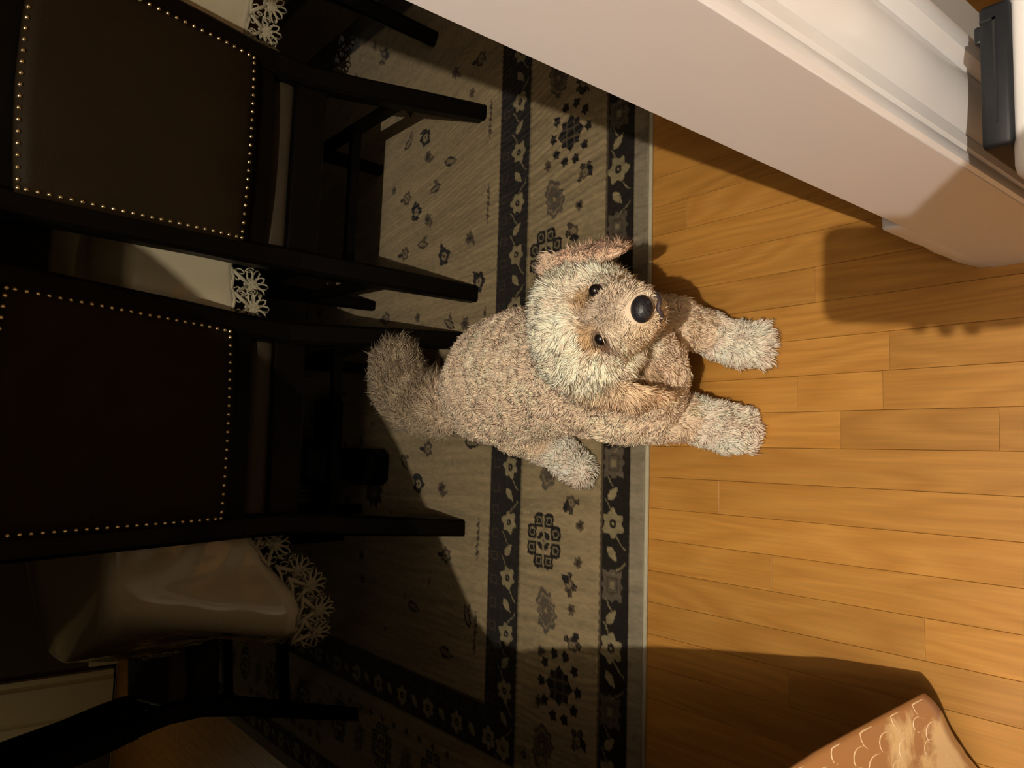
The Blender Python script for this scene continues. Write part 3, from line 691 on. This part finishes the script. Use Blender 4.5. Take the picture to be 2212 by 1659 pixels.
ears = [ear('ear', [((.238, .742, .430), (.0, .030, .012), .012), ((.250, .735, .425), (.003, .034, .016), .012), ((.262, .725, .412), (.004, .034, .016), .011), ((.270, .705, .395), (.004, .028, .012), .009), ((.274, .69, .378), (.002, .012, .006), .005)]),
        ear('ear', [((.106, .738, .410), (.0, .028, .010), .012), ((.088, .725, .385), (-.006, .034, .010), .012), ((.078, .708, .352), (-.006, .038, .010), .011), ((.076, .690, .322), (-.004, .030, .010), .009), ((.080, .680, .300), (0, .014, .005), .005)])]
# fur: tapered curling locks grown from body and ears
def grow(me, count, seed, earf=False):
    me.calc_loop_triangles(); nt = len(me.loop_triangles); T = np.empty(nt * 3, np.int32); me.loop_triangles.foreach_get('vertices', T); T = T.reshape(-1, 3)
    n = len(me.vertices); c = np.empty(n * 3, np.float32); me.vertices.foreach_get('co', c); c = c.reshape(-1, 3).astype(float)
    nr = np.empty(n * 3, np.float32); me.vertices.foreach_get('normal', nr); nr = nr.reshape(-1, 3).astype(float)
    r = np.random.default_rng(seed); A = c[T]; cr = np.cross(A[:, 1] - A[:, 0], A[:, 2] - A[:, 0]); ar = np.linalg.norm(cr, axis=1)
    w_ = ar * np.where(A[:, 0, 1] < .80, 1.9, 1.0) * np.where(A[:, 0, 1] > 1.36, 1.3, 1)
    idx = r.choice(nt, count, p=w_ / w_.sum()); a, b = r.random(count), r.random(count); sw_ = a + b > 1; a[sw_] = 1 - a[sw_]; b[sw_] = 1 - b[sw_]
    t = T[idx]; P = c[t[:, 0]] * (1 - a - b)[:, None] + c[t[:, 1]] * a[:, None] + c[t[:, 2]] * b[:, None]
    N = nr[t[:, 0]] + nr[t[:, 1]] + nr[t[:, 2]]; N /= np.linalg.norm(N, axis=1)[:, None] + 1e-9
    d = lambda q: np.linalg.norm(P - np.array(q), axis=1)
    keep = (d(NOSE) > .0185) & (d(EYR + CV * .006) > .0120) & (d(EYL + CV * .006) > .0120) & (d(MOU) > .011) & (P[:, 2] > .006)
    P, N = P[keep], N[keep]; m = len(P)
    head = d_ = np.linalg.norm(P - HEAD, axis=1) < .105; muz = np.linalg.norm(P - np.array([.17, .62, .43]), axis=1) < .062
    head = head | (P[:, 1] < .70) & (P[:, 2] > .3)
    tail = (P[:, 1] > 1.36); paw = (P[:, 2] < .08) & ~tail
    L = np.full(m, .012); L[head] = .0145; L[muz] = .011; L[paw] = .0115; L[tail] = .034
    de = np.minimum(d(EYR), d(EYL)); L = np.where(de < .035, np.minimum(L, .006 + .2 * de), L)
    if earf: L[:] = .013
    F_ = np.zeros((m, 3)); F_[:] = (0, .75, -.45)                     # body coat lies back and down
    low = (P[:, 2] < .17) & (P[:, 1] < 1.0); F_[low] = (0, -.15, -.9)
    q = P - np.array([.169, .63, .44]); q /= np.linalg.norm(q, axis=1)[:, None]; F_[head] = q[head] * 1.1 + np.array([0, 0, -.25]); F_[muz] = q[muz] * .6 + np.array([0, .1, -.6])
    F_[tail] = (.5, .55, -.35)
    # clumped wobble so the coat reads as curls
    def wob(s, k): return np.stack([vnoise(P[:, 0] * s + 7 * k, P[:, 1] * s + P[:, 2] * s * .7, 20 + k), vnoise(P[:, 1] * s + 3 * k, P[:, 2] * s + P[:, 0] * s * .6, 30 + k), vnoise(P[:, 2] * s, P[:, 0] * s + P[:, 1] * s * .8, 40 + k)], 1) - .5
    W = wob(70, 1) * 1.5 + wob(160, 2) * 1.1; F_ = F_ + W
    F_ -= N * (F_ * N).sum(1)[:, None]
    L *= .65 + .7 * r.random(m); J = r.normal(0, .22, (m, 3))
    lift = np.where(paw, .75, np.where(head, .42, .42))[:, None]; Lc = L[:, None]
    side = np.cross(N, F_); side /= np.linalg.norm(side, axis=1)[:, None] + 1e-9; cu_ = (wob(55, 3)[:, :1] * 2.4)
    p0 = P - N * .002; p1 = P + (N * lift * .9 + F_ * .35) * Lc * .45; p2 = P + (N * lift * .95 + F_ * .8 + J * .4 + side * cu_ * .35) * Lc * .8; p3 = P + (N * lift * .6 + F_ * 1.15 + J * .8 + side * cu_ * .1) * Lc
    lowz = np.where(P[:, 1] > .955, .0105, .001)
    for p in (p1, p2, p3): p[:, 2] = np.maximum(p[:, 2], lowz + .0005)
    rad = np.where(head | tail, .0007, .0010) * (.7 + .6 * r.random(m))
    V = []; 
    e1 = side; e2 = np.cross(F_ / (np.linalg.norm(F_, axis=1)[:, None] + 1e-9), side) * .6 + N * .3
    for p, k in ((p0, 1.), (p1, 1.1), (p2, .75)):
        for s in range(3):
            an = 2 * math.pi * s / 3; V.append(p + (e1 * math.cos(an) + e2 * math.sin(an)) * (rad * k)[:, None])
    V.append(p3); V = np.stack(V, 1)                                   # m,10,3
    o_ = (np.arange(m) * 10)[:, None]; Fc = []
    for g_ in (0, 3):
        for s in range(3):
            s2 = (s + 1) % 3; Fc.append(o_ + [[g_ + s, g_ + s2, g_ + 3 + s2]]); Fc.append(o_ + [[g_ + s, g_ + 3 + s2, g_ + 3 + s]])
    for s in range(3): Fc.append(o_ + [[6 + s, 6 + (s + 1) % 3, 9]])
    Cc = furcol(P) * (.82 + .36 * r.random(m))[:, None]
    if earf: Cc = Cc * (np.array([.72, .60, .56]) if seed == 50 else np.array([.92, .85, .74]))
    Cc = np.repeat(Cc[:, None, :], 10, 1) * np.array([.85, .85, .85, .97, .97, .97, 1.04, 1.04, 1.04, 1.08])[None, :, None]  # depth shade painted into each lock: darker root, lighter tip
    return np_mesh('fur', V.reshape(-1, 3), np.concatenate(Fc, 0), np.clip(Cc, 0, .95).reshape(-1, 3))
fm = grow(dme, 125000, 2)
rebase(dme, DO); body = link('body', dme, M['fur'], dog, True)
rebase(fm, DO); f_ = link('fur', fm, M['fur'], body, True); f_['kind'] = 'stuff'
for k, em in enumerate(ears):
    cc = np.empty(len(em.vertices) * 3, np.float32); em.vertices.foreach_get('co', cc); cc = cc.reshape(-1, 3)
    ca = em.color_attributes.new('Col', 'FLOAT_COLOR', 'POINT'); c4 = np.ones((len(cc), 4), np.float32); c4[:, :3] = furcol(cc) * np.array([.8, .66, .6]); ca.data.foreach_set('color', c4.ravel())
    ef = grow(em, 4200, 50 + k, True); rebase(em, DO); e_ = link('ear', em, M['fur'], dog, True)
    rebase(ef, DO); x = link('fur', ef, M['fur'], e_, True); x['kind'] = 'stuff'
def ball(name, c, r, sc, m, parent, seg=20):
    bm = bmesh.new(); bmesh.ops.create_uvsphere(bm, u_segments=seg, v_segments=seg // 2, radius=r); bmesh.ops.scale(bm, vec=sc, verts=bm.verts)
    bmesh.ops.rotate(bm, matrix=Matrix.Rotation(math.radians(-40), 3, 'X'), verts=bm.verts)
    return obj(name, bm, m, parent, True, Vector(c) - Vector(DO))
ball('eye', EYR, .0082, (1, 1, 1), M['eye'], dog); ball('eye', EYL, .0082, (1, 1, 1), M['eye'], dog)
ns = ball('nose', NOSE, .0155, (1.05, .8, .82), M['nose'], dog)
for sx in (-1, 1): ball('nostril', (DO[0] + sx * .0062, DO[1] - .0105, .0015), .0032, (1, .8, 1.2), M['slot'], ns, 10)
bm = bmesh.new(); tube(bm, [Vector(p) - Vector(DO) for p in ((.142, .612, .412), (.152, .592, .416), (.163, .578, .422), (.170, .573, .436), (.180, .575, .430), (.190, .584, .424), (.198, .606, .416))], .0028, 6); obj('mouth', bm, M['lip'], dog, True)

# ------------------------------------------------------------------ the photographer's phone and the hand that holds it (behind the camera; they cast the rounded shadow)
FW = R3 @ Vector((0, 0, -1)); UP = R3 @ Vector((-1, 0, 0)); SD = R3 @ Vector((0, 1, 0))   # view direction, phone's long axis, phone's short axis
PC = Vector((0, 0, H)) - UP * .0535 - SD * .008 - FW * .0105
ph = thing('smartphone', 'black smartphone held up in a hand over the oak floor', 'phone', PC)
Rm = Matrix((SD, UP, -FW)).transposed()
def phb(name, x0, x1, y0, y1, z0, z1, m, bev, par):
    bm = box(bmesh.new(), x0, x1, y0, y1, z0, z1)
    if bev: bmesh.ops.bevel(bm, geom=[e for e in bm.edges if abs((e.verts[0].co - e.verts[1].co).normalized().z) > .9], offset=bev, segments=5, affect='EDGES', profile=.5)
    bmesh.ops.rotate(bm, matrix=Rm, verts=bm.verts); return obj(name, bm, m, par)
phb('body', -.0385, .0385, -.075, .075, -.0035, .0035, M['black_plastic'], .012, ph)
phb('screen', -.036, .036, -.0725, .0725, .0036, .0042, M['eye'], .010, ph)
M['skin'] = mat('skin', (.58, .36, .26), .55, .3, bump=(90, .1)); M['sleeve'] = mat('dark_sleeve', (.05, .05, .06), .9, .1, bump=(60, .3))
def hp(a, b, c, r): p = PC + SD * a + UP * b + FW * c; return (p.x, p.y, p.z, r)
hand = [[hp(.060, -.060, -.024, .019), hp(.058, -.030, -.020, .017)], [hp(.066, -.040, -.040, .019), hp(.062, -.075, -.034, .020)], [hp(.075, -.075, -.048, .024), hp(.115, -.115, -.07, .024), hp(.17, -.17, -.10, .029)],
        [hp(.060, -.040, -.036, .012), hp(.050, -.012, -.018, .010), hp(.040, .008, -.013, .009), hp(.028, .020, -.0125, .008)]]
for b0, ln in ((-.006, 1.), (-.025, 1.04), (-.044, 1.0), (-.062, .85)):
    hand.append([hp(.058, b0 - .006, -.012, .0095), hp(.047, b0, .012, .0088), hp(.010, b0 + .003, .0135, .0082), hp(-.026 * ln, b0 + .004, .0125, .0078), hp(-.0385 * ln, b0 + .003, .010, .0066)])
pe = thing('person', 'hand and forearm in a dark sleeve, holding up the black smartphone', 'person', PC)
hm = blob_mesh('body', hand, .003, 3); rebase(hm, PC); link('body', hm, M['skin'], pe, True)
el = [hp(.10, -.10, -.062, .031), hp(.17, -.17, -.10, .040), hp(.28, -.28, -.14, .050), hp(.34, -.36, -.16, .054)]
sm_ = blob_mesh('sleeve', [el], .006, 3); rebase(sm_, PC); link('sleeve', sm_, M['sleeve'], pe, True)
